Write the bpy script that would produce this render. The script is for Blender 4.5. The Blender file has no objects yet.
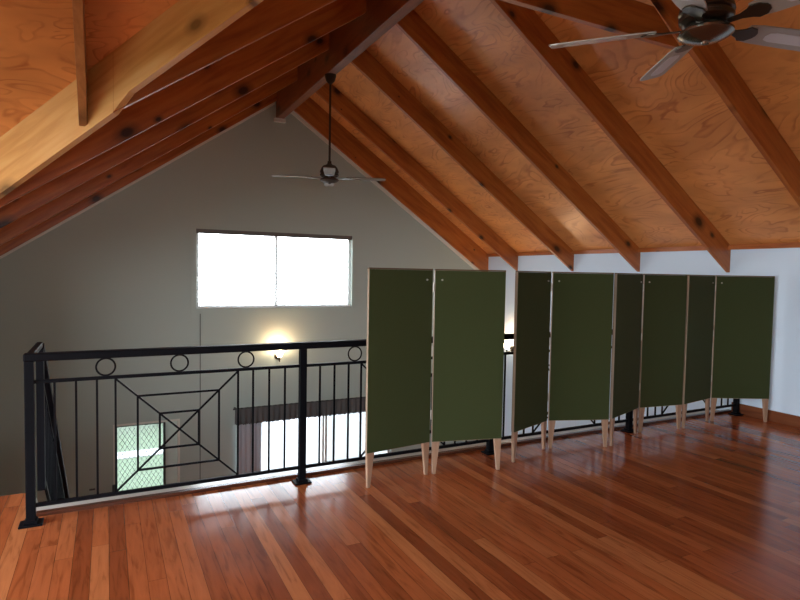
import bpy, bmesh, math, random
from mathutils import Vector, Matrix
random.seed(7)
PI = math.pi
scn = bpy.context.scene
COL = scn.collection

# ------------------------------------------------------------------ helpers
class MB:
    def __init__(s): s.bm = bmesh.new()
    def hexa(s, p):
        v = [s.bm.verts.new(q) for q in p]
        for f in ((3, 2, 1, 0), (4, 5, 6, 7), (0, 1, 5, 4), (1, 2, 6, 5), (2, 3, 7, 6), (3, 0, 4, 7)):
            s.bm.faces.new([v[i] for i in f])
        return s
    def box(s, x0, x1, y0, y1, z0, z1):
        return s.hexa([(x0, y0, z0), (x1, y0, z0), (x1, y1, z0), (x0, y1, z0), (x0, y0, z1), (x1, y0, z1), (x1, y1, z1), (x0, y1, z1)])
    def prism(s, pts, off):
        """closed polygon of 3D points extruded along off"""
        off = Vector(off)
        a = [s.bm.verts.new(p) for p in pts]
        b = [s.bm.verts.new(Vector(p) + off) for p in pts]
        n = len(pts)
        s.bm.faces.new(a[::-1]); s.bm.faces.new(b)
        for i in range(n): s.bm.faces.new((a[i], a[(i + 1) % n], b[(i + 1) % n], b[i]))
        return s
    def bar(s, p, q, w, h, up=(0, 0, 1)):
        """square bar from p to q, w wide, h along 'up'"""
        p, q = Vector(p), Vector(q); d = (q - p).normalized(); up = Vector(up)
        r = d.cross(up)
        if r.length < 1e-5: r = d.cross(Vector((0, 1, 0)))
        r.normalize(); u = r.cross(d).normalized()
        c = lambda o, i, j: o + r * (i * w / 2) + u * (j * h / 2)
        return s.hexa([c(p, -1, -1), c(p, 1, -1), c(q, 1, -1), c(q, -1, -1), c(p, -1, 1), c(p, 1, 1), c(q, 1, 1), c(q, -1, 1)])
    def tube(s, pts, r, n=10, cap=True):
        pts = [Vector(p) for p in pts]; rr = r if isinstance(r, (list, tuple)) else [r] * len(pts)
        rings = []
        for i, p in enumerate(pts):
            d = (pts[min(i + 1, len(pts) - 1)] - pts[max(i - 1, 0)]).normalized()
            a = d.cross(Vector((0, 0, 1)))
            if a.length < 1e-4: a = Vector((1, 0, 0))
            a.normalize(); b = d.cross(a)
            rings.append([s.bm.verts.new(p + (a * math.cos(2 * PI * k / n) + b * math.sin(2 * PI * k / n)) * rr[i]) for k in range(n)])
        for i in range(len(rings) - 1):
            for k in range(n): s.bm.faces.new((rings[i][k], rings[i][(k + 1) % n], rings[i + 1][(k + 1) % n], rings[i + 1][k]))
        if cap:
            s.bm.faces.new(rings[0][::-1]); s.bm.faces.new(rings[-1])
        return s
    def lathe(s, prof, c=(0, 0, 0), n=28):
        """prof: list of (r, z) round the vertical axis through c"""
        c = Vector(c); rings = []
        for r, z in prof:
            r = max(r, 1e-4)
            rings.append([s.bm.verts.new(c + Vector((r * math.cos(2 * PI * k / n), r * math.sin(2 * PI * k / n), z))) for k in range(n)])
        for i in range(len(rings) - 1):
            for k in range(n): s.bm.faces.new((rings[i][k], rings[i][(k + 1) % n], rings[i + 1][(k + 1) % n], rings[i + 1][k]))
        s.bm.faces.new(rings[0][::-1]); s.bm.faces.new(rings[-1])
        return s
    def ring(s, c, R, r, axis='Y', n=28, m=6):
        c = Vector(c); rs = []
        for k in range(n):
            t = 2 * PI * k / n; row = []
            for j in range(m):
                a = 2 * PI * j / m; q = R + r * math.cos(a)
                row.append(s.bm.verts.new(c + Vector((q * math.cos(t), r * math.sin(a), q * math.sin(t)))))
            rs.append(row)
        for k in range(n):
            for j in range(m):
                s.bm.faces.new((rs[k][j], rs[k][(j + 1) % m], rs[(k + 1) % n][(j + 1) % m], rs[(k + 1) % n][j]))
        return s
    def build(s, name, mat, parent=None, smooth=False, bevel=0, loc=None, kind=None):
        bmesh.ops.recalc_face_normals(s.bm, faces=s.bm.faces)
        me = bpy.data.meshes.new(name); s.bm.to_mesh(me); s.bm.free()
        me.materials.append(mat)
        o = bpy.data.objects.new(name, me); COL.objects.link(o)
        if parent is not None:
            o.parent = parent
        if loc is not None: o.location = loc
        if smooth:
            me.polygons.foreach_set('use_smooth', [True] * len(me.polygons))
            me.set_sharp_from_angle(angle=math.radians(38))
        if bevel:
            m = o.modifiers.new('bevel', 'BEVEL'); m.width = bevel; m.segments = 2; m.limit_method = 'ANGLE'
        if kind: o['kind'] = kind
        return o

def tag(o, label, cat, group=None, kind=None):
    o['label'] = label; o['category'] = cat
    if group: o['group'] = group
    if kind: o['kind'] = kind
    return o

def thing(name, label, cat, loc=(0, 0, 0), rz=0, group=None):
    o = bpy.data.objects.new(name, None); COL.objects.link(o)
    o.location = loc; o.rotation_euler = (0, 0, rz); o.empty_display_size = .1
    return tag(o, label, cat, group)

def copy_tree(o, parent=None):
    c = o.copy(); COL.objects.link(c)
    if parent is not None: c.parent = parent
    for ch in list(o.children): copy_tree(ch, c)
    return c

# ------------------------------------------------------------------ materials
def new_mat(name):
    m = bpy.data.materials.new(name); m.use_nodes = True
    nt = m.node_tree
    return m, nt, nt.nodes['Principled BSDF']

def N(nt, typ, **kw):
    n = nt.nodes.new(typ)
    for k, v in kw.items():
        if k in ('operation', 'blend_type', 'data_type', 'noise_dimensions', 'wave_type', 'bands_direction', 'wave_profile', 'feature', 'distance'): setattr(n, k, v)
    return n

def link(nt, a, b): nt.links.new(a, b)

def plain(name, col, rough=.5, metal=0, bump=0, bscale=40, spec=.5, vary=.0):
    m, nt, b = new_mat(name)
    b.inputs['Base Color'].default_value = (*col, 1); b.inputs['Roughness'].default_value = rough
    b.inputs['Metallic'].default_value = metal; b.inputs['Specular IOR Level'].default_value = spec
    tc = N(nt, 'ShaderNodeTexCoord'); no = N(nt, 'ShaderNodeTexNoise')
    no.inputs['Scale'].default_value = bscale; no.inputs['Detail'].default_value = 4
    link(nt, tc.outputs['Object'], no.inputs['Vector'])
    if vary:
        mx = N(nt, 'ShaderNodeMixRGB', blend_type='MULTIPLY'); mx.inputs['Fac'].default_value = vary
        mx.inputs['Color1'].default_value = (*col, 1); link(nt, no.outputs['Fac'], mx.inputs['Color2'])
        link(nt, mx.outputs['Color'], b.inputs['Base Color'])
    if bump:
        bp = N(nt, 'ShaderNodeBump'); bp.inputs['Strength'].default_value = bump; bp.inputs['Distance'].default_value = .01
        link(nt, no.outputs['Fac'], bp.inputs['Height']); link(nt, bp.outputs['Normal'], b.inputs['Normal'])
    return m

def emitter(name, col, strength):
    m, nt, b = new_mat(name)
    b.inputs['Base Color'].default_value = (*col, 1); b.inputs['Emission Color'].default_value = (*col, 1)
    b.inputs['Emission Strength'].default_value = strength
    return m

def ramp(nt, stops):
    r = N(nt, 'ShaderNodeValToRGB'); e = r.color_ramp.elements
    e[0].position, e[0].color = stops[0][0], (*stops[0][1], 1)
    e[1].position, e[1].color = stops[-1][0], (*stops[-1][1], 1)
    for p, c in stops[1:-1]:
        q = e.new(p); q.color = (*c, 1)
    return r

def timber(name, cols, knots=.13, axis='X', rough=.38, scale=1.0):
    """solid pine: long grain along local axis, dark knots"""
    m, nt, b = new_mat(name)
    tc = N(nt, 'ShaderNodeTexCoord'); oi = N(nt, 'ShaderNodeObjectInfo')
    add = N(nt, 'ShaderNodeVectorMath', operation='ADD'); mul = N(nt, 'ShaderNodeVectorMath', operation='SCALE')
    mul.inputs['Scale'].default_value = 1.0
    cx = N(nt, 'ShaderNodeCombineXYZ'); mm = N(nt, 'ShaderNodeMath', operation='MULTIPLY'); mm.inputs[1].default_value = 37.0
    link(nt, oi.outputs['Random'], mm.inputs[0]); 
    for i in range(3): link(nt, mm.outputs[0], cx.inputs[i])
    link(nt, tc.outputs['Object'], add.inputs[0]); link(nt, cx.outputs[0], add.inputs[1])
    mp = N(nt, 'ShaderNodeMapping'); sc = {'X': (.9, 9, 9), 'Y': (9, .9, 9), 'Z': (9, 9, .9)}[axis]
    mp.inputs['Scale'].default_value = [q * scale for q in sc]; link(nt, add.outputs[0], mp.inputs['Vector'])
    no = N(nt, 'ShaderNodeTexNoise'); no.inputs['Scale'].default_value = 2.2; no.inputs['Detail'].default_value = 5; no.inputs['Distortion'].default_value = .6
    link(nt, mp.outputs[0], no.inputs['Vector'])
    r = ramp(nt, [(.3, cols[0]), (.5, cols[1]), (.72, cols[2])]); link(nt, no.outputs['Fac'], r.inputs['Fac'])
    out = r.outputs['Color']
    if knots:
        mk = N(nt, 'ShaderNodeMapping'); mk.inputs['Scale'].default_value = {'X': (1.5, 0, 2.3), 'Y': (0, 1.5, 2.3), 'Z': (2.3, 0, 1.5)}[axis]
        link(nt, add.outputs[0], mk.inputs['Vector'])
        vo = N(nt, 'ShaderNodeTexVoronoi'); vo.inputs['Scale'].default_value = 1.0; vo.inputs['Randomness'].default_value = 1
        vo.voronoi_dimensions = '2D'
        sp_ = N(nt, 'ShaderNodeSeparateXYZ'); cb_ = N(nt, 'ShaderNodeCombineXYZ'); link(nt, mk.outputs[0], sp_.inputs[0])
        link(nt, sp_.outputs['Y' if axis == 'Y' else 'X'], cb_.inputs[0]); link(nt, sp_.outputs['Z'], cb_.inputs[1])
        link(nt, cb_.outputs[0], vo.inputs['Vector'])
        rk = ramp(nt, [(.035, (0, 0, 0)), (.060, (.45, .45, .45)), (.12, (1, 1, 1))]); 
        sc_ = N(nt, 'ShaderNodeSeparateColor'); link(nt, vo.outputs['Color'], sc_.inputs[0])
        ad_ = N(nt, 'ShaderNodeMath', operation='ADD'); ad_.inputs[1].default_value = .12; link(nt, sc_.outputs[0], ad_.inputs[0])
        ns_ = N(nt, 'ShaderNodeMath', operation='MULTIPLY'); ns_.inputs[1].default_value = 1.7; link(nt, ad_.outputs[0], ns_.inputs[0])
        dv_ = N(nt, 'ShaderNodeMath', operation='DIVIDE'); link(nt, vo.outputs['Distance'], dv_.inputs[0]); link(nt, ns_.outputs[0], dv_.inputs[1])
        link(nt, dv_.outputs[0], rk.inputs['Fac'])
        mx = N(nt, 'ShaderNodeMixRGB', blend_type='MIX'); mx.inputs['Color1'].default_value = (*[q * knots for q in cols[0]], 1)
        link(nt, rk.outputs['Color'], mx.inputs['Fac']); link(nt, out, mx.inputs['Color2']); out = mx.outputs['Color']
    link(nt, out, b.inputs['Base Color']); b.inputs['Roughness'].default_value = rough
    bp = N(nt, 'ShaderNodeBump'); bp.inputs['Strength'].default_value = .08; bp.inputs['Distance'].default_value = .01
    link(nt, no.outputs['Fac'], bp.inputs['Height']); link(nt, bp.outputs['Normal'], b.inputs['Normal'])
    return m

def plywood_mat(name, stretch):
    """rotary-cut pine plywood: flowing contour figure"""
    m, nt, b = new_mat(name)
    tc = N(nt, 'ShaderNodeTexCoord')
    mp = N(nt, 'ShaderNodeMapping'); mp.inputs['Scale'].default_value = stretch; link(nt, tc.outputs['Object'], mp.inputs['Vector'])
    n1 = N(nt, 'ShaderNodeTexNoise'); n1.inputs['Scale'].default_value = 1.25; n1.inputs['Detail'].default_value = 2.6; n1.inputs['Distortion'].default_value = .8
    link(nt, mp.outputs[0], n1.inputs['Vector'])
    k = N(nt, 'ShaderNodeMath', operation='MULTIPLY'); k.inputs[1].default_value = 13; link(nt, n1.outputs['Fac'], k.inputs[0])
    fr = N(nt, 'ShaderNodeMath', operation='FRACT'); link(nt, k.outputs[0], fr.inputs[0])
    n2 = N(nt, 'ShaderNodeTexNoise'); n2.inputs['Scale'].default_value = 2.0; n2.inputs['Detail'].default_value = 3; link(nt, mp.outputs[0], n2.inputs['Vector'])
    r = ramp(nt, [(.0, (0, 0, 0)), (.62, (.10, .10, .10)), (.86, (1, 1, 1)), (.93, (.8, .8, .8)), (1.0, (0, 0, 0))])
    link(nt, fr.outputs[0], r.inputs['Fac'])
    n3 = N(nt, 'ShaderNodeTexNoise'); n3.inputs['Scale'].default_value = 3.4; n3.inputs['Detail'].default_value = 4; link(nt, mp.outputs[0], n3.inputs['Vector'])
    r3 = ramp(nt, [(.36, (.06, .06, .06)), (.66, (.9, .9, .9))]); link(nt, n3.outputs['Fac'], r3.inputs['Fac'])
    mk = N(nt, 'ShaderNodeMath', operation='MULTIPLY'); link(nt, r.outputs['Color'], mk.inputs[0]); link(nt, r3.outputs['Color'], mk.inputs[1])
    rc = N(nt, 'ShaderNodeMixRGB', blend_type='MIX'); link(nt, mk.outputs[0], rc.inputs['Fac'])
    rc.inputs['Color1'].default_value = (.76, .315, .098, 1); rc.inputs['Color2'].default_value = (.48, .135, .030, 1); r = rc
    r2 = ramp(nt, [(.35, (.84, .80, .76)), (.65, (1.06, 1.06, 1.05))]); link(nt, n2.outputs['Fac'], r2.inputs['Fac'])
    mx = N(nt, 'ShaderNodeMixRGB', blend_type='MULTIPLY'); mx.inputs['Fac'].default_value = 1
    link(nt, r.outputs['Color'], mx.inputs['Color1']); link(nt, r2.outputs['Color'], mx.inputs['Color2'])
    link(nt, mx.outputs['Color'], b.inputs['Base Color'])
    b.inputs['Roughness'].default_value = .36; b.inputs['Specular IOR Level'].default_value = .5
    return m

def floor_mat(name, w=.083, L=1.9):
    m, nt, b = new_mat(name)
    tc = N(nt, 'ShaderNodeTexCoord'); sx = N(nt, 'ShaderNodeSeparateXYZ'); link(nt, tc.outputs['Object'], sx.inputs[0])
    def M(op, a, bb=None):
        n = N(nt, 'ShaderNodeMath', operation=op)
        for i, q in enumerate((a, bb)):
            if q is None: continue
            if isinstance(q, (int, float)): n.inputs[i].default_value = q
            else: link(nt, q, n.inputs[i])
        return n.outputs[0]
    xs = M('DIVIDE', sx.outputs['X'], w); xi = M('FLOOR', xs); xf = M('FRACT', xs)
    wn = N(nt, 'ShaderNodeTexWhiteNoise', noise_dimensions='1D'); link(nt, xi, wn.inputs['W'])
    ys = M('ADD', M('DIVIDE', sx.outputs['Y'], L), M('MULTIPLY', wn.outputs['Value'], 7.3)); yi = M('FLOOR', ys); yf = M('FRACT', ys)
    cb = N(nt, 'ShaderNodeCombineXYZ'); link(nt, xi, cb.inputs[0]); link(nt, yi, cb.inputs[1])
    w2 = N(nt, 'ShaderNodeTexWhiteNoise', noise_dimensions='2D'); link(nt, cb.outputs[0], w2.inputs['Vector'])
    r = ramp(nt, [(0, (.22, .050, .016)), (.3, (.30, .072, .022)), (.55, (.345, .087, .027)), (.8, (.38, .104, .033)), (1, (.44, .145, .050))])
    link(nt, w2.outputs['Value'], r.inputs['Fac'])
    # grain
    cg = N(nt, 'ShaderNodeCombineXYZ'); link(nt, M('MULTIPLY', sx.outputs['X'], 14), cg.inputs[0])
    link(nt, M('ADD', M('MULTIPLY', sx.outputs['Y'], 1.3), M('MULTIPLY', w2.outputs['Value'], 50)), cg.inputs[1])
    ng = N(nt, 'ShaderNodeTexNoise'); ng.inputs['Scale'].default_value = 2.2; ng.inputs['Detail'].default_value = 6; ng.inputs['Distortion'].default_value = 1.1
    link(nt, cg.outputs[0], ng.inputs['Vector'])
    rg = ramp(nt, [(.32, (.58, .53, .50)), (.46, (.95, .95, .94)), (.7, (1.18, 1.18, 1.16))]); link(nt, ng.outputs['Fac'], rg.inputs['Fac'])
    mx = N(nt, 'ShaderNodeMixRGB', blend_type='MULTIPLY'); mx.inputs['Fac'].default_value = .8
    link(nt, r.outputs['Color'], mx.inputs['Color1']); link(nt, rg.outputs['Color'], mx.inputs['Color2'])
    # joints between boards
    g = M('MINIMUM', M('MULTIPLY', M('MINIMUM', xf, M('SUBTRACT', 1.0, xf)), w), M('MULTIPLY', M('MINIMUM', yf, M('SUBTRACT', 1.0, yf)), L))
    gl = M('LESS_THAN', g, .0012)
    m2 = N(nt, 'ShaderNodeMixRGB', blend_type='MIX'); link(nt, M('MULTIPLY', gl, .7), m2.inputs['Fac']); link(nt, mx.outputs['Color'], m2.inputs['Color1'])
    m2.inputs['Color2'].default_value = (.03, .012, .006, 1)
    link(nt, m2.outputs['Color'], b.inputs['Base Color'])
    nr = N(nt, 'ShaderNodeTexNoise'); nr.inputs['Scale'].default_value = 3; nr.inputs['Detail'].default_value = 4; link(nt, tc.outputs['Object'], nr.inputs['Vector'])
    rr = N(nt, 'ShaderNodeMapRange'); rr.inputs['To Min'].default_value = .11; rr.inputs['To Max'].default_value = .22; link(nt, nr.outputs['Fac'], rr.inputs['Value'])
    link(nt, rr.outputs[0], b.inputs['Roughness'])
    b.inputs['Specular IOR Level'].default_value = .42
    bp = N(nt, 'ShaderNodeBump'); bp.inputs['Strength'].default_value = .10; bp.inputs['Distance'].default_value = .003
    link(nt, M('ADD', ng.outputs['Fac'], M('MULTIPLY', w2.outputs['Value'], .6)), bp.inputs['Height']); link(nt, bp.outputs['Normal'], b.inputs['Normal'])
    return m

def glass_mat(name, tint=(1, 1, 1), refl=.06):
    m = bpy.data.materials.new(name); m.use_nodes = True; nt = m.node_tree; nt.nodes.clear()
    o = N(nt, 'ShaderNodeOutputMaterial'); t = N(nt, 'ShaderNodeBsdfTransparent'); t.inputs['Color'].default_value = (*tint, 1)
    g = N(nt, 'ShaderNodeBsdfGlossy'); g.inputs['Roughness'].default_value = .02
    mx = N(nt, 'ShaderNodeMixShader'); mx.inputs[0].default_value = refl
    link(nt, t.outputs[0], mx.inputs[1]); link(nt, g.outputs[0], mx.inputs[2]); link(nt, mx.outputs[0], o.inputs[0])
    return m

def sheer_mat(name, col, alpha):
    m, nt, b = new_mat(name)
    b.inputs['Base Color'].default_value = (*col, 1); b.inputs['Roughness'].default_value = .9; b.inputs['Alpha'].default_value = alpha
    return m

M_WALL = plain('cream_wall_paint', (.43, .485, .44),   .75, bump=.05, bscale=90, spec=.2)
M_WALLR = plain('wall_paint_daylight_tint', (.66, .79, .93), .65, bump=.04, bscale=80, spec=.3)  # cool daylight on the right wall is put into this blue tint
M_TRIM = plain('cream_trim_paint', (.72, .70, .62), .5)
M_WHITE = plain('pale_gloss_capping', (.52, .49, .44), .22)
M_PLY = plywood_mat('varnished_plywood', (2.3, .75, 1.0)); M_PLYW = plywood_mat('varnished_plywood_wing', (1.0, 2.4, 1.0))
M_RAFT = timber('stained_pine_rafter', [(.30, .073, .013), (.41, .118, .022), (.49, .16, .033)])
M_RAFTY = timber('stained_pine_plate', [(.27, .065, .013), (.38, .105, .022), (.45, .14, .032)], axis='Y')
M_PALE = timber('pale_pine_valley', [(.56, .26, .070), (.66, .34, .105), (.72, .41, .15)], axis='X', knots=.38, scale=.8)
M_RIDGE = timber('stained_pine_ridge', [(.13, .036, .012), (.19, .055, .017), (.25, .08, .024)], axis='Y')
M_FLOOR = floor_mat('polished_hardwood_boards')
M_BASE = timber('stained_skirting', [(.12, .036, .016), (.17, .052, .021), (.21, .07, .028)], knots=False, axis='Y', rough=.25)
M_NOSE = timber('dark_floor_edge', [(.055, .015, .008), (.08, .022, .010), (.11, .032, .014)], knots=False, axis='X', rough=.25)
M_LOWF = floor_mat('lower_floor_boards', .12)
M_STEEL = plain('black_powdercoat_steel', (.004, .004, .0055), .5, bump=.02, spec=.06)
M_FELT = plain('green_felt', (.050, .063, .022), .9, bump=.25, bscale=420, spec=.15, vary=.25)
fb = M_FELT.node_tree.nodes['Principled BSDF']; fb.inputs['Sheen Weight'].default_value = .06; fb.inputs['Sheen Roughness'].default_value = .4
M_LEG = timber('pale_beech', [(.31, .18, .115), (.37, .225, .145), (.42, .26, .175)], knots=False, axis='Z', rough=.4)
M_EDGE = timber('pale_beech_edge', [(.26, .18, .125), (.33, .24, .17), (.38, .28, .21)], knots=False, axis='Z', rough=.45)
M_CAP = plain('dark_brown_edging', (.10, .055, .028), .5)
M_BRASSK = plain('satin_steel_hinge', (.55, .53, .48), .35, metal=.9)
M_BRONZE = plain('dark_bronze', (.075, .060, .045), .28, metal=.85)
M_PEWTER = plain('polished_pewter', (.22, .20, .17), .22, metal=.95)
M_BLADE = plain('silver_grey_blade', (.40, .38, .35), .30, metal=.25, spec=.6)
M_BLADE2 = plain('pale_blade_inlay', (.66, .68, .72), .3, metal=.1)
M_BROWNB = plain('brown_blade', (.19, .145, .105), .6, spec=.25)
M_GLASS = glass_mat('window_glass')
M_ALU = plain('white_aluminium', (.62, .62, .60), .4)
M_DALU = plain('dark_aluminium', (.035, .04, .038), .4)
M_SLAT = plain('white_blind_slat', (.80, .80, .78), .5)
M_HEAD = plain('grey_blind_headrail', (.13, .115, .105), .5)
M_VAL = plain('charcoal_valance_cloth', (.115, .112, .112), .95, bump=.3, bscale=60, spec=.1)
M_CURT = plain('grey_curtain_cloth', (.44, .45, .50), .95, bump=.2, bscale=50, spec=.1)
M_SHEER = sheer_mat('sheer_screen', (.55, .62, .62), .32)
M_GRASS = plain('lawn_green', (.040, .062, .026), .95, bump=.5, bscale=30, vary=.5)
M_LEAF = plain('shrub_leaf', (.045, .085, .025), .6, vary=.6, bscale=3)
M_STEM = plain('shrub_stem', (.08, .055, .035), .8)
M_PATH = plain('pale_concrete', (.17, .17, .165), .9, bump=.2)
M_SHADE = emitter('lit_lamp_glass', (1.0, .78, .52), 22)
M_FASCIA = plain('stair_white_paint', (.70, .70, .68), .35)

# ------------------------------------------------------------------ camera (0,0,1.5)
F, YAW, PITCH, ROLL = 572.66, .47295, .046925, .017285
cy, sy, cp, sp = math.cos(YAW), math.sin(YAW), math.cos(PITCH), math.sin(PITCH)
fwd = Vector((sy * cp, cy * cp, -sp)); r0 = Vector((cy, -sy, 0)); u0 = r0.cross(fwd)
rt = r0 * math.cos(ROLL) + u0 * math.sin(ROLL); up = -r0 * math.sin(ROLL) + u0 * math.cos(ROLL)
cam = bpy.data.cameras.new('camera'); cam.sensor_width = 36; cam.lens = F * 36 / 800; cam.clip_start = .02
co = bpy.data.objects.new('camera', cam); COL.objects.link(co)
co.matrix_world = Matrix(((rt.x, up.x, -fwd.x, 0), (rt.y, up.y, -fwd.y, 0), (rt.z, up.z, -fwd.z, 1.5), (0, 0, 0, 1)))
scn.camera = co

# ------------------------------------------------------------------ dimensions
XW, YG, YB, XL, XWING, ZLOW = 6.27, 8.75, -3.0, -1.35, -2.7, -2.65
YRAIL = 3.88
G = 1.0145
zLu = lambda x: 2.464 + .70 * x                 # underside of left rafters
zLp = lambda x: 2.85 + .70 * x                  # plywood over them
zRu = lambda x: 1.571 + .675 * (XW - x)
zRp = lambda x: zRu(x) + .30
zWp = lambda y: 2.85 + .70 * (4.19 - y)         # cross-wing plywood, far side
zWn = lambda y: 2.85 + .70 * (y + .61)          # cross-wing plywood, near side

# ------------------------------------------------------------------ walls
def wall_with_holes(name, mat, x0, x1, z0, top, holes, breaks, P, off):
    """strip-built wall; P(u, z) -> 3D point, off = thickness vector, top(u) roof line"""
    us = sorted({x0, x1, *breaks, *[h[0] for h in holes], *[h[1] for h in holes]})
    us = [u for u in us if x0 <= u <= x1]
    mb = MB()
    for a, b in zip(us, us[1:]):
        segs = [(z0, None)]
        hs = sorted([h for h in holes if h[0] <= a + 1e-6 and h[1] >= b - 1e-6], key=lambda h: h[2])
        z = z0
        for h in hs:
            if h[2] > z: mb.prism([P(a, z), P(b, z), P(b, h[2]), P(a, h[2])], off)
            z = h[3]
        mb.prism([P(a, z), P(b, z), P(b, top(b)), P(a, top(a))], off)
    return mb.build(name, mat, kind='structure')

WIN = (1.147, 3.582, .928, 2.092)
DOOR = (.059, .927, ZLOW, -.663)
SLID = (1.80, 4.36, ZLOW, -.62)
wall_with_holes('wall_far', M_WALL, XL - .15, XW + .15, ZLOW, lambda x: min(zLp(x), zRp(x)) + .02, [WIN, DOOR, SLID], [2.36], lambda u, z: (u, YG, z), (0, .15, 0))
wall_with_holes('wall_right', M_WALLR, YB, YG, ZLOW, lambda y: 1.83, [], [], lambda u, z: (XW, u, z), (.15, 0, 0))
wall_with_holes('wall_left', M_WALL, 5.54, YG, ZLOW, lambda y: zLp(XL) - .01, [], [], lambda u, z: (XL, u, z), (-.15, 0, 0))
WING = (-.8, 4.3, .02, 2.5)
REAR_FILL = (-1.2, .9, .8, 1.75)  # rear opening added as fill light for the camera-facing timbers
wall_with_holes('wall_wing_end', M_WALL, -1.96, 5.54, -.25, lambda y: min(zWp(y), zWn(y)) + .02, [WING], [1.79], lambda u, z: (XWING, u, z), (-.15, 0, 0))
MB().box(XWING - .15, XL - .15, 5.54, 5.69, -.25, zWp(5.54)).build('wall_wing_side', M_WALL, kind='structure')
MB().box(XWING - .15, XL - .15, -2.11, -1.96, -.25, zWp(5.54)).build('wall_wing_near', M_WALL, kind='structure')
MB().box(XL - .15, XL, YB, -1.96, -.25, zLp(XL)).build('wall_left_near', M_WALL, kind='structure')
wall_with_holes('wall_near', M_WALL, XL - .15, XW + .15, -.25, lambda x: min(zLp(x), zRp(x)) + .02, [REAR_FILL], [2.36], lambda u, z: (u, YB, z), (0, -.15, 0))
# lower storey enclosure
MB().box(XL - .15, XW + .15, 2.35, 2.5, ZLOW, -.25).build('wall_lower_near', M_WALL, kind='structure')
MB().box(XL - .15, XL, 2.5, 5.54, ZLOW, -.25).build('wall_lower_left', M_WALL, kind='structure')
MB().box(XL - .15, XW + .15, 2.35, YG, ZLOW - .2, ZLOW).build('floor_lower', M_LOWF, kind='structure')
# loft floor
fl = MB()
fl.box(XWING - .15, XW, YB - .15, 3.98, -.25, 0)
fl.box(XL, -.43, 3.98, 4.45, -.25, 0)
fl.box(XWING - .15, XL, 3.98, 5.54, -.25, 0)
fl.build('floor', M_FLOOR, kind='structure')
MB().box(-.43, XW, 3.98, 4.03, -.25, .022).build('trim_1', M_NOSE, kind='structure', bevel=.006)        # dark nosing of the floor edge
MB().box(-.43, XW, 4.03, 4.24, -.25, -.012).build('trim_2', M_WHITE, kind='structure', bevel=.008)       # white capping outside it
# ceilings
ce = MB(); T = (0, 0, .03)
def poly(pts, zf): return [(x, y, zf(x, y)) for x, y in pts]
ce.prism(poly([(2.36, 1.83), (XL, 5.54), (XL - .2, 5.54), (XL - .2, YG), (2.36, YG)], lambda x, y: zLp(x)), T)
ce.prism(poly([(2.36, 1.75), (2.36, YB), (XL - .2, YB), (XL - .2, -1.96), (XL, -1.96)], lambda x, y: zLp(x)), T)
cw = MB()
cw.prism(poly([(XWING - .2, 5.6), (XL - .06, 5.6), (2.44, 1.79 - .03), (XWING - .2, 1.76)], lambda x, y: zWp(y)), T)
cw.prism(poly([(XWING - .2, -2.0), (XWING - .2, 1.82), (2.44, 1.82), (XL - .06, -2.0)], lambda x, y: zWn(y)), T)
ce.prism(poly([(2.33, YB), (XW + .2, YB), (XW + .2, YG), (2.33, YG)], lambda x, y: zRp(x)), T)
ce.build('ceiling', M_PLY, kind='structure'); cw.build('ceiling_wing', M_PLYW, kind='structure')
MB().box(2.05, 2.65, YB - .2, YG + .2, 4.535, 4.75).build('roof_ridge_capping', M_DALU, kind='structure')
# baseboards, wall plate, gable mouldings
MB().box(XW - .02, XW, YB, 3.98, 0, .115).build('baseboard_right', M_BASE, kind='structure', bevel=.004)
MB().box(XW - .05, XW + .15, YB, YG, 1.828, zRp(XW) + .01).build('trim_3', M_RAFTY, kind='structure')   # timber plate over right wall
tl = MB()
tl.prism([(XL, YG - .02, zLu(XL) - .035), (2.28, YG - .02, zLu(2.28) - .035), (2.28, YG - .02, zLu(2.28) + .06), (XL, YG - .02, zLu(XL) + .06)], (0, .02, 0))
tl.build('trim_4', M_TRIM, kind='structure')
tr = MB()
tr.prism([(2.45, YG - .02, zRu(2.45) - .165), (XW, YG - .02, zRu(XW) - .165), (XW, YG - .02, zRu(XW) - .05), (2.45, YG - .02, zRu(2.45) - .05)], (0, .02, 0))
tr.build('trim_5', M_TRIM, kind='structure')
MB().box(1.199, 1.213, YG - .006, YG, ZLOW, WIN[2] - .07).build('trim_6', plain('joint_shadow_strip', (.16, .17, .155), .7), kind='structure')     # sheet joint, its shadow line painted in as a dark strip

# ------------------------------------------------------------------ roof timbers
def along(o, slope, at):
    Mx = Matrix.Translation(at) @ Matrix.Rotation(-math.atan(slope), 4, 'Y')
    o.data.transform(Mx.inverted()); o.matrix_world = Mx
    return o
def slanted(xa, xb, y, w, zu, zp, extra=0):
    """rafter in plane y, from xa to xb, under plywood zp"""
    mb = MB()
    mb.prism([(xa, y - w / 2, zu(xa) - extra), (xb, y - w / 2, zu(xb) - extra), (xb, y - w / 2, zp(xb)), (xa, y - w / 2, zp(xa))], (0, w, 0))
    return mb
RIGHT = [(8.715, .10, 'orange pine rafter on the right slope lying against the far gable wall'),
         (7.86, 0, 'right-slope pine rafter next out from the gable, ending above the first gap between screens'),
         (6.54, 0, 'right-slope pine rafter, second free of the gable wall, ending over the second screen'),
         (5.33, 0, 'right-slope pine rafter whose foot sits above the hinge of the third screen'),
         (4.10, 0, 'right-slope pine rafter whose foot sits above the last green screen by the wall'),
         (2.90, 0, 'right-slope pine rafter passing behind the near ceiling fan and carrying the collar tie'),
         (1.68, 0, 'right-slope pine rafter nearest the camera, beyond the near ceiling fan')]
for y, ex, lab in RIGHT:
    o = slanted(2.41, XW, y, .045, zRu, lambda x: zRp(x) - .001, ex).build('rafter', M_RAFT, bevel=.003)
    along(o, -.675, (4.3, y, zRu(4.3)))
    tag(o, lab, 'rafter', 'right-slope rafters')
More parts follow.
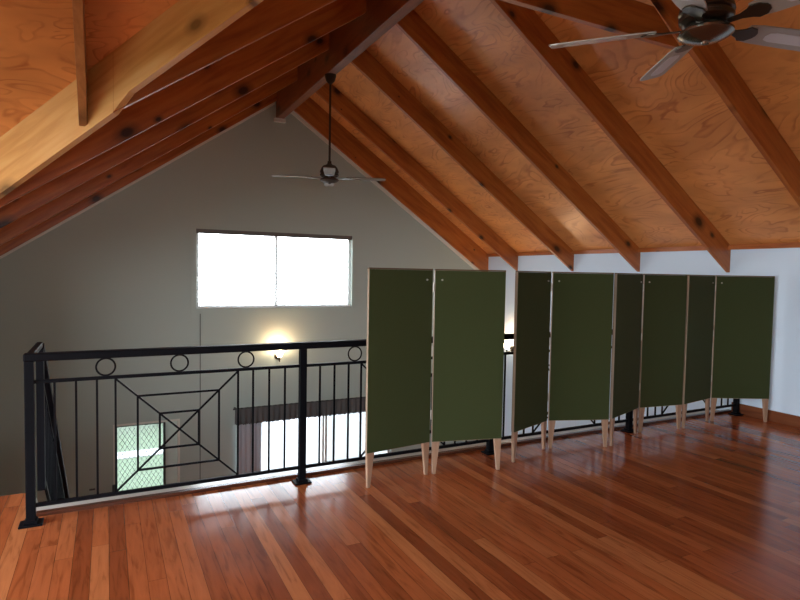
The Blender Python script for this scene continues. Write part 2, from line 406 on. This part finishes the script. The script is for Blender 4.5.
LEFT = [(8.715, XL, 'dark red pine rafter on the left slope lying against the far gable wall'),
        (7.66, XL, 'left-slope dark red pine rafter, second out from the gable wall'),
        (6.42, XL, 'left-slope dark red pine rafter, third out from the gable wall'),
        (5.36, XL, 'left-slope knotty red pine rafter lying just beyond the short cut rafter'),
        (4.17, .04, 'short left-slope rafter whose lower end is cut against the pale valley rafter')]
for y, xa, lab in LEFT:
    o = slanted(xa, 2.30, y, .045, zLu, lambda x: zLp(x) - .001).build('rafter', M_RAFT, bevel=.003)
    along(o, .70, (.5, y, zLu(.5)))
    tag(o, lab, 'rafter', 'left-slope rafters')
o = MB().box(2.30, 2.41, YB, YG, 3.815, 4.36).build('ridge_beam', M_RIDGE, bevel=.004)
tag(o, 'dark stained timber ridge beam running along the peak of the ceiling', 'beam', kind='thing')
o = MB().box(2.27, 2.44, YG - .06, YG, 3.765, 3.815).build('bearing_block', M_TRIM)
tag(o, 'small cream block on the gable wall carrying the end of the ridge beam', 'block', kind='thing')
o = MB().prism([(1.08, 2.9245, 3.20), (3.81, 2.9245, 3.20), (3.50, 2.9245, 3.44), (1.42, 2.9245, 3.44)], (0, .045, 0)).build('collar_tie', M_RAFT, bevel=.003)
tag(o, 'horizontal red pine collar tie meeting the rafter behind the near ceiling fan', 'beam', kind='thing')
# valley rafter of the cross wing (plan line Y = 4.19 - X), notched where the deeper lower length stops
def vp(x, z): return (x, 4.19 - x, z)
lo, hi = (lambda x: 2.468 + .70 * x), (lambda x: 2.528 + .70 * x)
mv = MB()
pts = [vp(-1.30, lo(-1.30)), vp(.035, lo(.035)), vp(.13, hi(.13)), vp(2.24, hi(2.24)), vp(2.24, zLp(2.24)), vp(-1.30, zLp(-1.30))]
mv.prism(pts, (.035, .035, 0))
# built in a rotated frame so the grain runs along it
valley = mv.build('valley_rafter', M_PALE)
R = Matrix.Rotation(math.radians(-45), 4, 'Z') @ Matrix.Rotation(math.radians(-26.3), 4, 'Y')
Mx = Matrix.Translation((0, 4.19, 2.5)) @ R
valley.data.transform(Mx.inverted()); valley.matrix_world = Mx
tag(valley, 'pale pine valley rafter with a stepped lower edge, brightly lit at upper left', 'rafter')
jk = MB(); zj = lambda y: 2.43 + .70 * (4.3 - y)
jk.prism([(-.158, 4.315, zj(4.315)), (-.158, 1.79, zj(1.79)), (-.158, 1.79, zWp(1.79) - .001), (-.158, 4.315, zWp(4.315) - .001)], (.05, 0, 0))
jack = jk.build('jack_rafter', timber('orange_pine_jack', [(.34, .13, .038), (.42, .17, .052), (.48, .21, .07)], axis='Y'), bevel=.003)
tag(jack, 'thin jack rafter standing out of the pale valley rafter against the upper-left plywood', 'rafter')

# ------------------------------------------------------------------ window_1 (gable, with blind)
w1 = thing('window_1', 'wide white gable window high on the far wall', 'window'); w1['kind'] = 'structure'
x0, x1, z0, z1 = WIN
f = MB(); t = .045
for a, b, c, d in ((x0, x0 + t, z0, z1), (x1 - t, x1, z0, z1), (x0 + t, x1 - t, z0, z0 + t), (x0 + t, x1 - t, z1 - t, z1), (2.32, 2.36, z0 + t, z1 - t)):
    f.box(a, b, YG + .06, YG + .11, c, d)
f.build('frame', M_ALU, w1)
MB().box(x0 + t, x1 - t, YG + .082, YG + .088, z0 + t, z1 - t).build('pane', M_GLASS, w1)
ar = MB(); q = .07
for a, b, c, d in ((x0 - q, x0, z0 - q, z1 + q), (x1, x1 + q, z0 - q, z1 + q), (x0, x1, z1, z1 + q), (x0, x1, z0 - q, z0)):
    ar.box(a, b, YG - .012, YG + .0, c, d)
ar.build('casing', M_WALL, w1)
bl = thing('venetian_blind', 'white venetian blind with grey headrail hanging open in the gable window', 'blind', (2.36, YG + .03, z1))
MB().box(x0 + .004 - 2.36, x1 - .004 - 2.36, -.03, .028, -.062, 0).build('headrail', M_HEAD, bl)['label'] = 'grey headrail'
s = MB(); n = 26
for k in range(n):
    z = -.085 - k * (z1 - z0 - .14) / n
    s.hexa([(x0 + .012 - 2.36, -.02, z - .001), (x1 - .012 - 2.36, -.02, z - .001), (x1 - .012 - 2.36, .022, z + .006), (x0 + .012 - 2.36, .022, z + .006),
            (x0 + .012 - 2.36, -.02, z + .001), (x1 - .012 - 2.36, -.02, z + .001), (x1 - .012 - 2.36, .022, z + .008), (x0 + .012 - 2.36, .022, z + .008)])
s.build('slats', M_SLAT, bl)
MB().box(x0 + .012 - 2.36, x1 - .012 - 2.36, -.02, .02, z0 - z1 + .006, z0 - z1 + .03).build('bottom_rail', M_SLAT, bl)
for xx in (x0 + .3, 2.34, x1 - .3):
    MB().tube([(xx - 2.36, -.023, -.05), (xx - 2.36, -.023, z0 - z1 + .03)], .0022, 5).build('cord', M_HEAD, bl)

# ------------------------------------------------------------------ door_1 (lattice security door below) and window_2 (sliding door)
d1 = thing('door_1', 'lattice screen door on the lower level seen through the balusters', 'door'); d1['kind'] = 'structure'
x0, x1, z0, z1 = DOOR
f = MB()
for a, b, c, d in ((x0, x0 + .03, z0, z1), (x1 - .03, x1, z0, z1), (x0 + .03, x1 - .03, z1 - .03, z1)): f.box(a, b, YG + .0, YG + .14, c, d)
f.build('frame', M_TRIM, d1)
dl = MB(); xa, xb = x0 + .03, .735
for a, b, c, d in ((xa, xa + .022, z0 + .02, z1 - .03), (xb - .03, xb, z0 + .02, z1 - .03), (xa, xb, z1 - .055, z1 - .03), (xa, xb, z0 + .02, z0 + .1)): dl.box(a, b, YG + .05, YG + .08, c, d)
dl.build('screen_frame', M_DALU, d1)
lt = MB(); pit = .062; H_ = z1 - z0; W_ = xb - xa
k = -H_
while k < W_ + H_:
    for sgn in (1, -1):
        # line x = xa + k + sgn*(z - zmid..)
        pa = []
        for zz in (z0 + .1, z1 - .055):
            pa.append((k + (zz - z0) * .62 if sgn > 0 else k + (z1 - zz) * .62 , zz))
        (xA, zA), (xB, zB) = pa
        xA += xa; xB += xa
        lo_, hi_ = 0.0, 1.0
        dxx = xB - xA
        if abs(dxx) > 1e-6:
            ta, tb = (xa - xA) / dxx, (xb - xA) / dxx
            lo_, hi_ = max(lo_, min(ta, tb)), min(hi_, max(ta, tb))
        if hi_ - lo_ > .01:
            g = lambda t: (xA + dxx * t, YG + .065, zA + (zB - zA) * t)
            lt.bar(g(lo_), g(hi_), .0045, .006, up=(0, 1, 0))
    k += pit
lt.build('lattice', plain('lattice_grey', (.16, .18, .17), .5), d1)
MB().box(xb, x1 - .03, YG + .07, YG + .11, z0, z1 - .03).build('side_panel', plain('pale_green_panel', (.62, .72, .66), .5), d1)
MB().box(xa - .045, xa - .005, YG - .025, YG + .03, -1.62, -1.50).build('latch', M_DALU, d1)

w2 = thing('window_2', 'bright sliding glass door on the lower level under the dark valance', 'window'); w2['kind'] = 'structure'
x0, x1, z0, z1 = SLID
f = MB()
for a, b, c, d in ((x0, x0 + .05, z0, z1), (x1 - .05, x1, z0, z1), (x0 + .05, x1 - .05, z1 - .05, z1), (x0 + .05, x1 - .05, z0, z0 + .06)): f.box(a, b, YG + .05, YG + .12, c, d)
f.build('frame', M_ALU, w2)
f = MB(); 
for a in (3.12, 3.17): f.box(a, a + .035, YG + .06, YG + .10, z0 + .06, z1 - .05)
f.build('stile', M_ALU, w2)
MB().box(x0 + .05, x1 - .05, YG + .083, YG + .089, z0 + .06, z1 - .05).build('pane', M_GLASS, w2)
MB().box(3.20, x1 - .05, YG + .105, YG + .107, z0 + .06, z1 - .05).build('insect_screen', M_SHEER, w2)

def wavy(name, mat, xa, xb, y, z0, z1, amp, pitch, label, cat, jag=0):
    mb = MB(); n = int((xb - xa) / pitch * 8); rows = 6
    vs = []
    ph = random.random() * 6
    for j in range(rows + 1):
        row = []
        for i in range(n + 1):
            u = i / n; v = j / rows
            xx = xa + (xb - xa) * u
            a = amp * (.35 + .65 * v) * (math.sin(2 * PI * (xx - xa) / pitch + ph) + .45 * math.sin(2 * PI * (xx - xa) / pitch * .37 + 1.3))
            zz = z1 + (z0 - z1) * v + (jag * math.sin(i * 2.1) * v)
            row.append(mb.bm.verts.new((xx, y + a, zz)))
        vs.append(row)
    for j in range(rows):
        for i in range(n): mb.bm.faces.new((vs[j][i], vs[j][i + 1], vs[j + 1][i + 1], vs[j + 1][i]))
    o = mb.build(name, mat, smooth=True)
    m = o.modifiers.new('thick', 'SOLIDIFY'); m.thickness = .004; m.offset = 0
    return tag(o, label, cat)
wavy('curtain', M_CURT, 1.73, 2.10, YG - .06, ZLOW + .02, -.60, .018, .075, 'grey curtain drawn to the left side of the lower sliding door', 'curtain')
va = thing('valance', 'gathered charcoal fabric valance across the top of the lower sliding door', 'valance')
vv = wavy('fabric', M_VAL, 1.69, 4.45, YG - .105, -.815, -.56, .018, .085, '', '', .008); del vv['label']; del vv['category']; vv.parent = va
rod = MB().tube([(1.66, YG - .10, -.575), (4.48, YG - .10, -.575)], .012, 10)
for xx in (1.70, 4.44): rod.box(xx - .01, xx + .01, YG - .10, YG, -.585, -.565)
rod.build('rod', M_DALU, va)
o = MB().box(-.235, -.165, YG - .015, YG, -1.535, -1.515).build('wall_fitting', M_DALU)
tag(o, 'small dark fitting on the far wall left of the lattice door', 'fitting')

# ------------------------------------------------------------------ wall lamps
def sconce(label, loc, rz):
    t = thing('wall_lamp', label, 'lamp', loc, rz, 'wall lamps of the void')
    MB().lathe([(.0, -.05), (.05, -.05), (.05, .05), (.0, .05)], n=20).build('back_plate', M_BRONZE, t)
    t.children[0].rotation_euler = (PI / 2, 0, 0); t.children[0].scale = (1, 1, .18); t.children[0].location = (0, -.009, 0)
    MB().tube([(0, -.01, -.01), (0, -.07, -.045), (0, -.12, -.05), (0, -.135, .0)], .008, 8).build('arm', M_BRONZE, t, smooth=True)
    MB().lathe([(.016, 0), (.03, .012), (.05, .05), (.066, .10), (.062, .10), (.046, .05), (.026, .016), (.012, .006)], (0, -.135, 0), 24).build('glass_shade', M_SHADE, t, smooth=True)
    MB().lathe([(.001, -.075), (.006, -.07), (.010, -.055), (.004, -.045), (.012, -.03), (.018, -.01), (.018, .004), (.001, .006)], (0, -.135, 0), 16).build('finial', M_BRONZE, t, smooth=True)
    l = bpy.data.lights.new('bulb_light', 'POINT'); l.energy = 13; l.color = (1, .70, .43); l.shadow_soft_size = .03
    lo = bpy.data.objects.new('bulb_light', l); COL.objects.link(lo); lo.parent = t; lo.location = (0, -.135, .13)
sconce('lit wall lamp glowing on the far gable wall under the window', (2.35, YG, .175), 0)
sconce('lit wall lamp on the right wall, glimpsed in the gap between two green screens', (XW, 7.92, .22), -PI / 2)

# ------------------------------------------------------------------ balustrade
ba = thing('balustrade', 'black steel balustrade with rings and crossed squares along the loft edge', 'railing', (-.403, YRAIL, 0))
PX = [-.403, 1.225, 2.86, 4.51, 6.18]
ox = -.403
for i, x in enumerate(PX):
    p = MB().box(x - ox - .024, x - ox + .024, -.024, .024, 0, .965).build('post', M_STEEL, ba, bevel=.003)
    b_ = MB().box(x - ox - .06, x - ox + .06, -.05, .05, 0, .012)
    b_.box(x - ox - .034, x - ox + .034, -.034, .034, .012, .03)
    b_.build('base_plate', M_STEEL, p, bevel=.003)
MB().box(-.027, PX[-1] - ox + .03, -.033, .033, .957, 1.003).build('handrail', M_STEEL, ba, bevel=.008)
MB().box(-.02, PX[-1] - ox, -.009, .009, .826, .846).build('middle_rail', M_STEEL, ba)
MB().box(-.02, PX[-1] - ox, -.009, .009, .10, .122).build('bottom_rail', M_STEEL, ba)
for i in range(4):
    a, b = PX[i] - ox, PX[i + 1] - ox; c = (a + b) / 2 - .002
    S = .368
    for dx in (-.688, -.578, -.468, .468, .578, .688):
        MB().box(c + dx - .006, c + dx + .006, -.006, .006, .122, .826).build('baluster', M_STEEL, ba)
    for dx in (-.42, 0, .42):
        MB().ring((c + dx, 0, .902), .052, .0055).build('ring', M_STEEL, ba, smooth=True)
    m = MB(); zb, zt = .122, .826; zc = (zb + zt) / 2
    for k in (1.0, .665, .32):
        hw, hz = S * k, (zt - zb) / 2 * (k if k < 1 else 1)
        for sx in (-1, 1): m.box(c + sx * hw - .006, c + sx * hw + .006, -.006, .006, zc - hz, zc + hz)
        if k < 1:
            for sz in (-1, 1): m.box(c - hw, c + hw, -.006, .006, zc + sz * hz - .006, zc + sz * hz + .006)
    m.bar((c - S, 0, zb), (c + S, 0, zt), .011, .011, up=(0, 1, 0)); m.bar((c - S, 0, zt), (c + S, 0, zb), .011, .011, up=(0, 1, 0))
    m.build('crossed_square', M_STEEL, ba)

# ------------------------------------------------------------------ staircase and its railing
st = thing('staircase', 'timber stairs with white stringer going down behind the corner post', 'stairs', (-.9, 4.45, ZLOW))
NR = 14; RI = -ZLOW / NR; GO = .245
yb = 4.45
for k in range(1, NR):
    zt = -k * RI - ZLOW
    MB().box(-.43, .43, (k - 1) * GO - .02, k * GO + .012, zt - .035, zt).build('tread', M_NOSE, st, bevel=.006)
for sx, nm in ((-1, 'stringer'), (1, 'stringer')):
    xa = .44 if sx > 0 else -.449
    m = MB(); L_ = (NR - 1) * GO
    m.prism([(xa, -.04, -ZLOW - .02), (xa, L_ + .1, RI * .75), (xa, L_ + .1, 0), (xa, L_ - .25, 0), (xa, -.04, -ZLOW - .36)], (.03, 0, 0))
    m.build(nm, M_FASCIA, st)
sr = thing('stair_railing', 'black steel stair railing sloping down behind the corner post', 'railing', (-.403, 4.45, 0))
slope = RI / GO; L_ = (NR - 1) * GO
MB().box(-.019, .019, -.535, .03, .962, 1.0).build('handrail', M_STEEL, sr, bevel=.008)
MB().box(-.022, .022, .0, .044, 0, .965).build('newel_post', M_STEEL, sr)
MB().box(-.022, .022, L_, L_ + .044, ZLOW, ZLOW + 1.13).build('newel_post', M_STEEL, sr)
MB().bar((.0, .02, .975), (.0, L_ + .05, .975 - slope * (L_ + .03)), .05, .04, up=(0, 0, 1)).build('raking_handrail', M_STEEL, sr)
MB().bar((0, .02, .80), (0, L_ + .02, .80 - slope * L_), .018, .02).build('middle_rail', M_STEEL, sr)
MB().bar((0, .02, .14), (0, L_ + .02, .14 - slope * L_), .018, .022).build('bottom_rail', M_STEEL, sr)
y = .14
while y < L_:
    MB().box(-.006, .006, y - .006, y + .006, .14 - slope * (y - .02), .80 - slope * (y - .02)).build('baluster', M_STEEL, sr)
    y += .115

# ------------------------------------------------------------------ folding screens
def leaf(sc, ax, ay, bx, by, ZB=.244, ZT=1.525):
    """one panel from plan point a to b (relative to sc); its legs, felt and knob are sub-parts"""
    d = Vector((bx - ax, by - ay, 0)); w = d.length; th = math.atan2(d.y, d.x)
    Mx = Matrix.Translation((ax, ay, 0)) @ Matrix.Rotation(th, 4, 'Z')
    t = .011
    m = MB()
    m.box(0, .012, -t, t, ZB, ZT); m.box(w - .012, w, -t, t, ZB, ZT)
    m.box(.012, w - .012, -t, t, ZB, ZB + .014)
    p = m.build('panel', M_EDGE, sc, bevel=.002); p.matrix_local = Mx
    c = MB(); c.box(0, w, -t - .001, t + .001, ZT, ZT + .01); c.build('top_edging', M_CAP, p)['label'] = 'dark brown top edging'
    c = MB(); c.box(.0025, w - .0025, -t - .003, t + .003, ZB + .004, ZT - .001); c.build('felt', M_FELT, p)['label'] = 'dark green felt face'
    for xa, sg in ((.004, 1), (w - .004, -1)):
        g = MB(); wt, wb = .058, .026; h = ZB + .001
        xs = lambda q: xa + sg * q
        g.hexa([(xs(.006), -.010, 0), (xs(.006 + wb), -.010, 0), (xs(.006 + wb), .010, 0), (xs(.006), .010, 0),
                (xs(0), -.0145, h), (xs(wt), -.0145, h), (xs(wt), .0145, h), (xs(0), .0145, h)])
        # only the length below the board shows; the top laps onto it
        g.build('leg', M_LEG, p, bevel=.003)
    return p, w
SCR = [((1.590, 3.59), (2.132, 3.655), (2.150, 3.648), (2.695, 3.515), 'two-panel green folding screen standing alone, nearest the lamp, foremost of the four'),
       ((2.874, 3.605), (3.375, 3.785), (3.400, 3.782), (3.925, 3.60), 'second green folding screen, just right of the wide gap with its narrow grey-green panel'),
       ((3.960, 3.605), (4.530, 3.810), (4.556, 3.810), (5.068, 3.735), 'third green folding screen, between the second screen and the one by the wall'),
       ((5.094, 3.735), (5.625, 3.825), (5.650, 3.822), (6.190, 3.545), 'last green folding screen, its end panel touching the pale right wall')]
for (a, h1, h2, b, lab) in SCR:
    o = Vector(((h1[0] + h2[0]) / 2, (h1[1] + h2[1]) / 2, 0))
    sc = thing('folding_screen', lab, 'screen', o, 0, 'green folding screens along the balustrade')
    R_ = lambda p: (p[0] - o.x, p[1] - o.y)
    leaf(sc, *R_(a), *R_(h1)); leaf(sc, *R_(h2), *R_(b))
    for z in (.45, .93, 1.40):
        hg = MB().tube([(0, -.005, z - .035), (0, -.005, z + .035)], .0065, 10)
        hg.box(-.016, .016, -.006, .004, z - .03, z + .03)
        hg.build('hinge', M_BRASSK, sc, smooth=True)
    for s_, pt in ((-1, R_(h1)), (1, R_(h2))):
        e = R_(a) if s_ < 0 else R_(b)
        v = Vector((e[0] - pt[0], e[1] - pt[1], 0)).normalized(); nrm = Vector((v.y, -v.x, 0))
        if nrm.y > 0: nrm = -nrm
        c = Vector((pt[0], pt[1], 1.455)) + v * .055 + nrm * .016
        MB().tube([c - nrm * .004, c + nrm * .004], .007, 12).build('stud', M_BRASSK, sc, smooth=True)

# ------------------------------------------------------------------ ceiling fans
def fan(label, x, y, ztop, zb, r, th0, tilt, blade_mat, metal, inlay, nbl=5, pitch=-11):
    t = thing('ceiling_fan', label, 'fan', (x, y, zb), 0, 'ceiling fans hung from the ridge beam')
    t.rotation_euler = (math.radians(tilt), 0, 0)
    H_ = ztop - zb
    MB().lathe([(.008, H_ - .11), (.022, H_ - .10), (.05, H_ - .07), (.066, H_ - .02), (.068, H_), (.001, H_)]).build('canopy', metal, t, smooth=True)
    MB().tube([(0, 0, .15), (0, 0, H_ - .08)], .013, 12).build('downrod', metal, t, smooth=True)
    MB().lathe([(.001, .20), (.022, .20), (.026, .17), (.045, .155), (.075, .145), (.095, .12), (.110, .085), (.113, .065), (.102, .06), (.102, .05), (.112, .045),
                (.110, .03), (.095, .018), (.085, .012), (.001, .012)], n=36).build('motor_housing', metal, t, smooth=True)
    MB().lathe([(.001, .012), (.07, .012), (.072, -.002), (.095, -.006), (.112, -.018), (.112, -.028), (.09, -.042), (.05, -.054), (.018, -.060), (.014, -.068), (.001, -.070)], n=36).build('bottom_dish', M_PEWTER if inlay else metal, t, smooth=True)
    for k in range(nbl):
        a = math.radians(th0 - 360 / nbl * k)
        Rz = Matrix.Rotation(a, 4, 'Z') @ Matrix.Rotation(math.radians(pitch), 4, 'X')
        m = MB()
        # outline of the blade, local x = out
        out = [(.20, -.048), (.26, -.058), (.45, -.064), (r - .04, -.066), (r - .012, -.06), (r, -.045), (r, .045), (r - .012, .06), (r - .04, .066), (.45, .064), (.26, .058), (.20, .048)]
        m.prism([(px, py, .003) for px, py in out], (0, 0, .007))
        b = m.build('blade', blade_mat, t, bevel=.0015); b.matrix_local = Rz
        if inlay:
            m = MB(); e = [(.33, -.022), (.36, -.03), (r - .10, -.03), (r - .07, -.022), (r - .06, 0), (r - .07, .022), (r - .10, .03), (.36, .03), (.33, .022), (.32, 0)]
            m.prism([(px, py, .0005) for px, py in e], (0, 0, .003)); m.build('inlay', M_BLADE2, b)['label'] = 'pale blade inlay'
        m = MB()
        iron = [(.095, -.014), (.15, -.016), (.185, -.03), (.205, -.046), (.24, -.040), (.262, -.018), (.266, 0), (.262, .018), (.24, .040), (.205, .046), (.185, .03), (.15, .016), (.095, .014)]
        m.prism([(px, py, -.004) for px, py in iron], (0, 0, .006)); m.build('blade_iron', M_BRONZE, b, bevel=.0015)
    return t
M_MOTOR = plain('brown_motor', (.05, .03, .018), .6, spec=.25)
fan('pewter ceiling fan with silver-grey blades in the near upper right', 2.355, 1.69, 3.815, 2.60, .67, 131, 0, M_BLADE, M_BRONZE, True, 5, -14)
fan('bronze ceiling fan hanging over the void in front of the gable wall', 2.355, 6.50, 3.815, 2.61, .67, 70, 0, M_BROWNB, M_MOTOR, False, 4, -3)

# ------------------------------------------------------------------ outdoors
MB().box(-25, 25, YG + .15, 40, -2.95, -2.75).build('ground_outside', M_GRASS, kind='structure')
MB().box(1.45, 25, YG + .15, 40, -2.75, -2.735).box(-25, 1.45, 14.0, 14.5, -2.75, -2.735).build('path_outside', M_PATH, kind='structure')
def shrub(x, y, r, h, label):
    t = thing('garden_shrub', label, 'shrub', (x, y, -2.75), 0, 'garden shrubs beyond the lawn')
    st_ = MB()
    for k in range(4):
        a = k * 1.6; st_.tube([(0, 0, 0), (.2 * r * math.cos(a), .2 * r * math.sin(a), h * .4), (.5 * r * math.cos(a), .5 * r * math.sin(a), h * .8)], [.03, .02, .008], 6)
    st_.build('stem', M_STEM, t)
    m = MB()
    for k in range(900):
        u = Vector((random.gauss(0, 1), random.gauss(0, 1), random.gauss(0, 1))).normalized() * random.uniform(.6, 1)
        c = Vector((u.x * r, u.y * r, h * .55 + u.z * h * .45)); 
        n_ = Vector((random.gauss(0, 1), random.gauss(0, 1), random.gauss(0, 1))).normalized(); q = n_.orthogonal().normalized() * random.uniform(.05, .1); w = n_.cross(q) * .5
        v = [m.bm.verts.new(c + d) for d in (-q, w, q, -w)]; m.bm.faces.new(v)
    m.build('foliage', M_LEAF, t)
for x, y, r, h, lab in ((-.35, 16.6, .75, 2.3, 'tall green shrub beyond the lawn seen through the left of the lattice door'),
                        (1.25, 16.9, .75, 2.0, 'green shrub beyond the lawn seen through the right of the lattice door')):
    shrub(x, y, r, h, lab)

# ------------------------------------------------------------------ light
w = bpy.data.worlds.new('sky'); scn.world = w; w.use_nodes = True
nt = w.node_tree; bg = nt.nodes['Background']
tc = N(nt, 'ShaderNodeTexCoord'); sx = N(nt, 'ShaderNodeSeparateXYZ'); link(nt, tc.outputs['Generated'], sx.inputs[0])
mr = N(nt, 'ShaderNodeMapRange'); mr.inputs['From Min'].default_value = 0; mr.inputs['From Max'].default_value = .6; link(nt, sx.outputs['Z'], mr.inputs['Value'])
rp = ramp(nt, [(0, (.93, .97, 1.0)), (1, (.74, .87, 1.0))]); link(nt, mr.outputs[0], rp.inputs['Fac'])
link(nt, rp.outputs['Color'], bg.inputs['Color']); bg.inputs['Strength'].default_value = 14

def portal(name, loc, rot, sx_, sy_):
    l = bpy.data.lights.new(name, 'AREA'); l.shape = 'RECTANGLE'; l.size = sx_; l.size_y = sy_
    l.cycles.is_portal = True
    o = bpy.data.objects.new(name, l); COL.objects.link(o); o.location = loc; o.rotation_euler = rot
def winportal(name, r, y): portal(name, ((r[0] + r[1]) / 2, y, (r[2] + r[3]) / 2), (-PI / 2, 0, 0), r[1] - r[0], r[3] - r[2])
winportal('gable_window_portal', WIN, YG + .14); winportal('door_portal', DOOR, YG + .145); winportal('sliding_door_portal', SLID, YG + .145)
portal('wing_window_portal', (XWING - .14, (WING[0] + WING[1]) / 2, (WING[2] + WING[3]) / 2), (PI / 2, 0, -PI / 2), WING[1] - WING[0], WING[3] - WING[2])


portal('rear_fill_portal', ((REAR_FILL[0] + REAR_FILL[1]) / 2, YB - .14, (REAR_FILL[2] + REAR_FILL[3]) / 2), (PI / 2, 0, 0), REAR_FILL[1] - REAR_FILL[0], REAR_FILL[3] - REAR_FILL[2])

# wing window (out of frame, lights the loft)
w3 = thing('window_3', 'wide window in the end wall of the side wing', 'window'); w3['kind'] = 'structure'
f = MB(); a, b, z0, z1 = WING
for y0, y1, c, d in ((a, a + .05, z0, z1), (b - .05, b, z0, z1), (a, b, z0, z0 + .05), (a, b, z1 - .05, z1), ((a + b) / 2 - .025, (a + b) / 2 + .025, z0, z1)):
    f.box(XWING - .10, XWING - .05, y0, y1, c, d)
f.build('frame', M_ALU, w3)
MB().box(XWING - .078, XWING - .072, a + .05, b - .05, z0 + .05, z1 - .05).build('pane', M_GLASS, w3)
w4 = thing('fill_window', 'added fill-light window in the near wall behind the camera', 'window'); w4['kind'] = 'structure'  # unseen window, added only to let in fill light
f = MB(); a, b, z0, z1 = REAR_FILL
for q0, q1, c, d in ((a, a + .05, z0, z1), (b - .05, b, z0, z1), (a, b, z0, z0 + .06), (a, b, z1 - .05, z1), ((a + b) / 2 - .03, (a + b) / 2 + .03, z0, z1)):
    f.box(q0, q1, YB - .10, YB - .05, c, d)
f.build('frame', M_ALU, w4)
MB().box(a + .05, b - .05, YB - .078, YB - .072, z0 + .06, z1 - .05).build('pane', M_GLASS, w4)
gw = MB().box(-40, XWING - .15, -30, YG + .15, -2.95, -2.75).box(XWING - .15, 30, -30, YB - .15, -2.95, -2.75).build('ground_side', M_GRASS, kind='structure')

vs = scn.view_settings
vs.view_transform = 'Standard'; vs.look = 'None'; vs.gamma = 1; vs.use_curve_mapping = False; vs.exposure = 0
scn.cycles.max_bounces = 10; scn.cycles.diffuse_bounces = 8; scn.cycles.transparent_max_bounces = 12
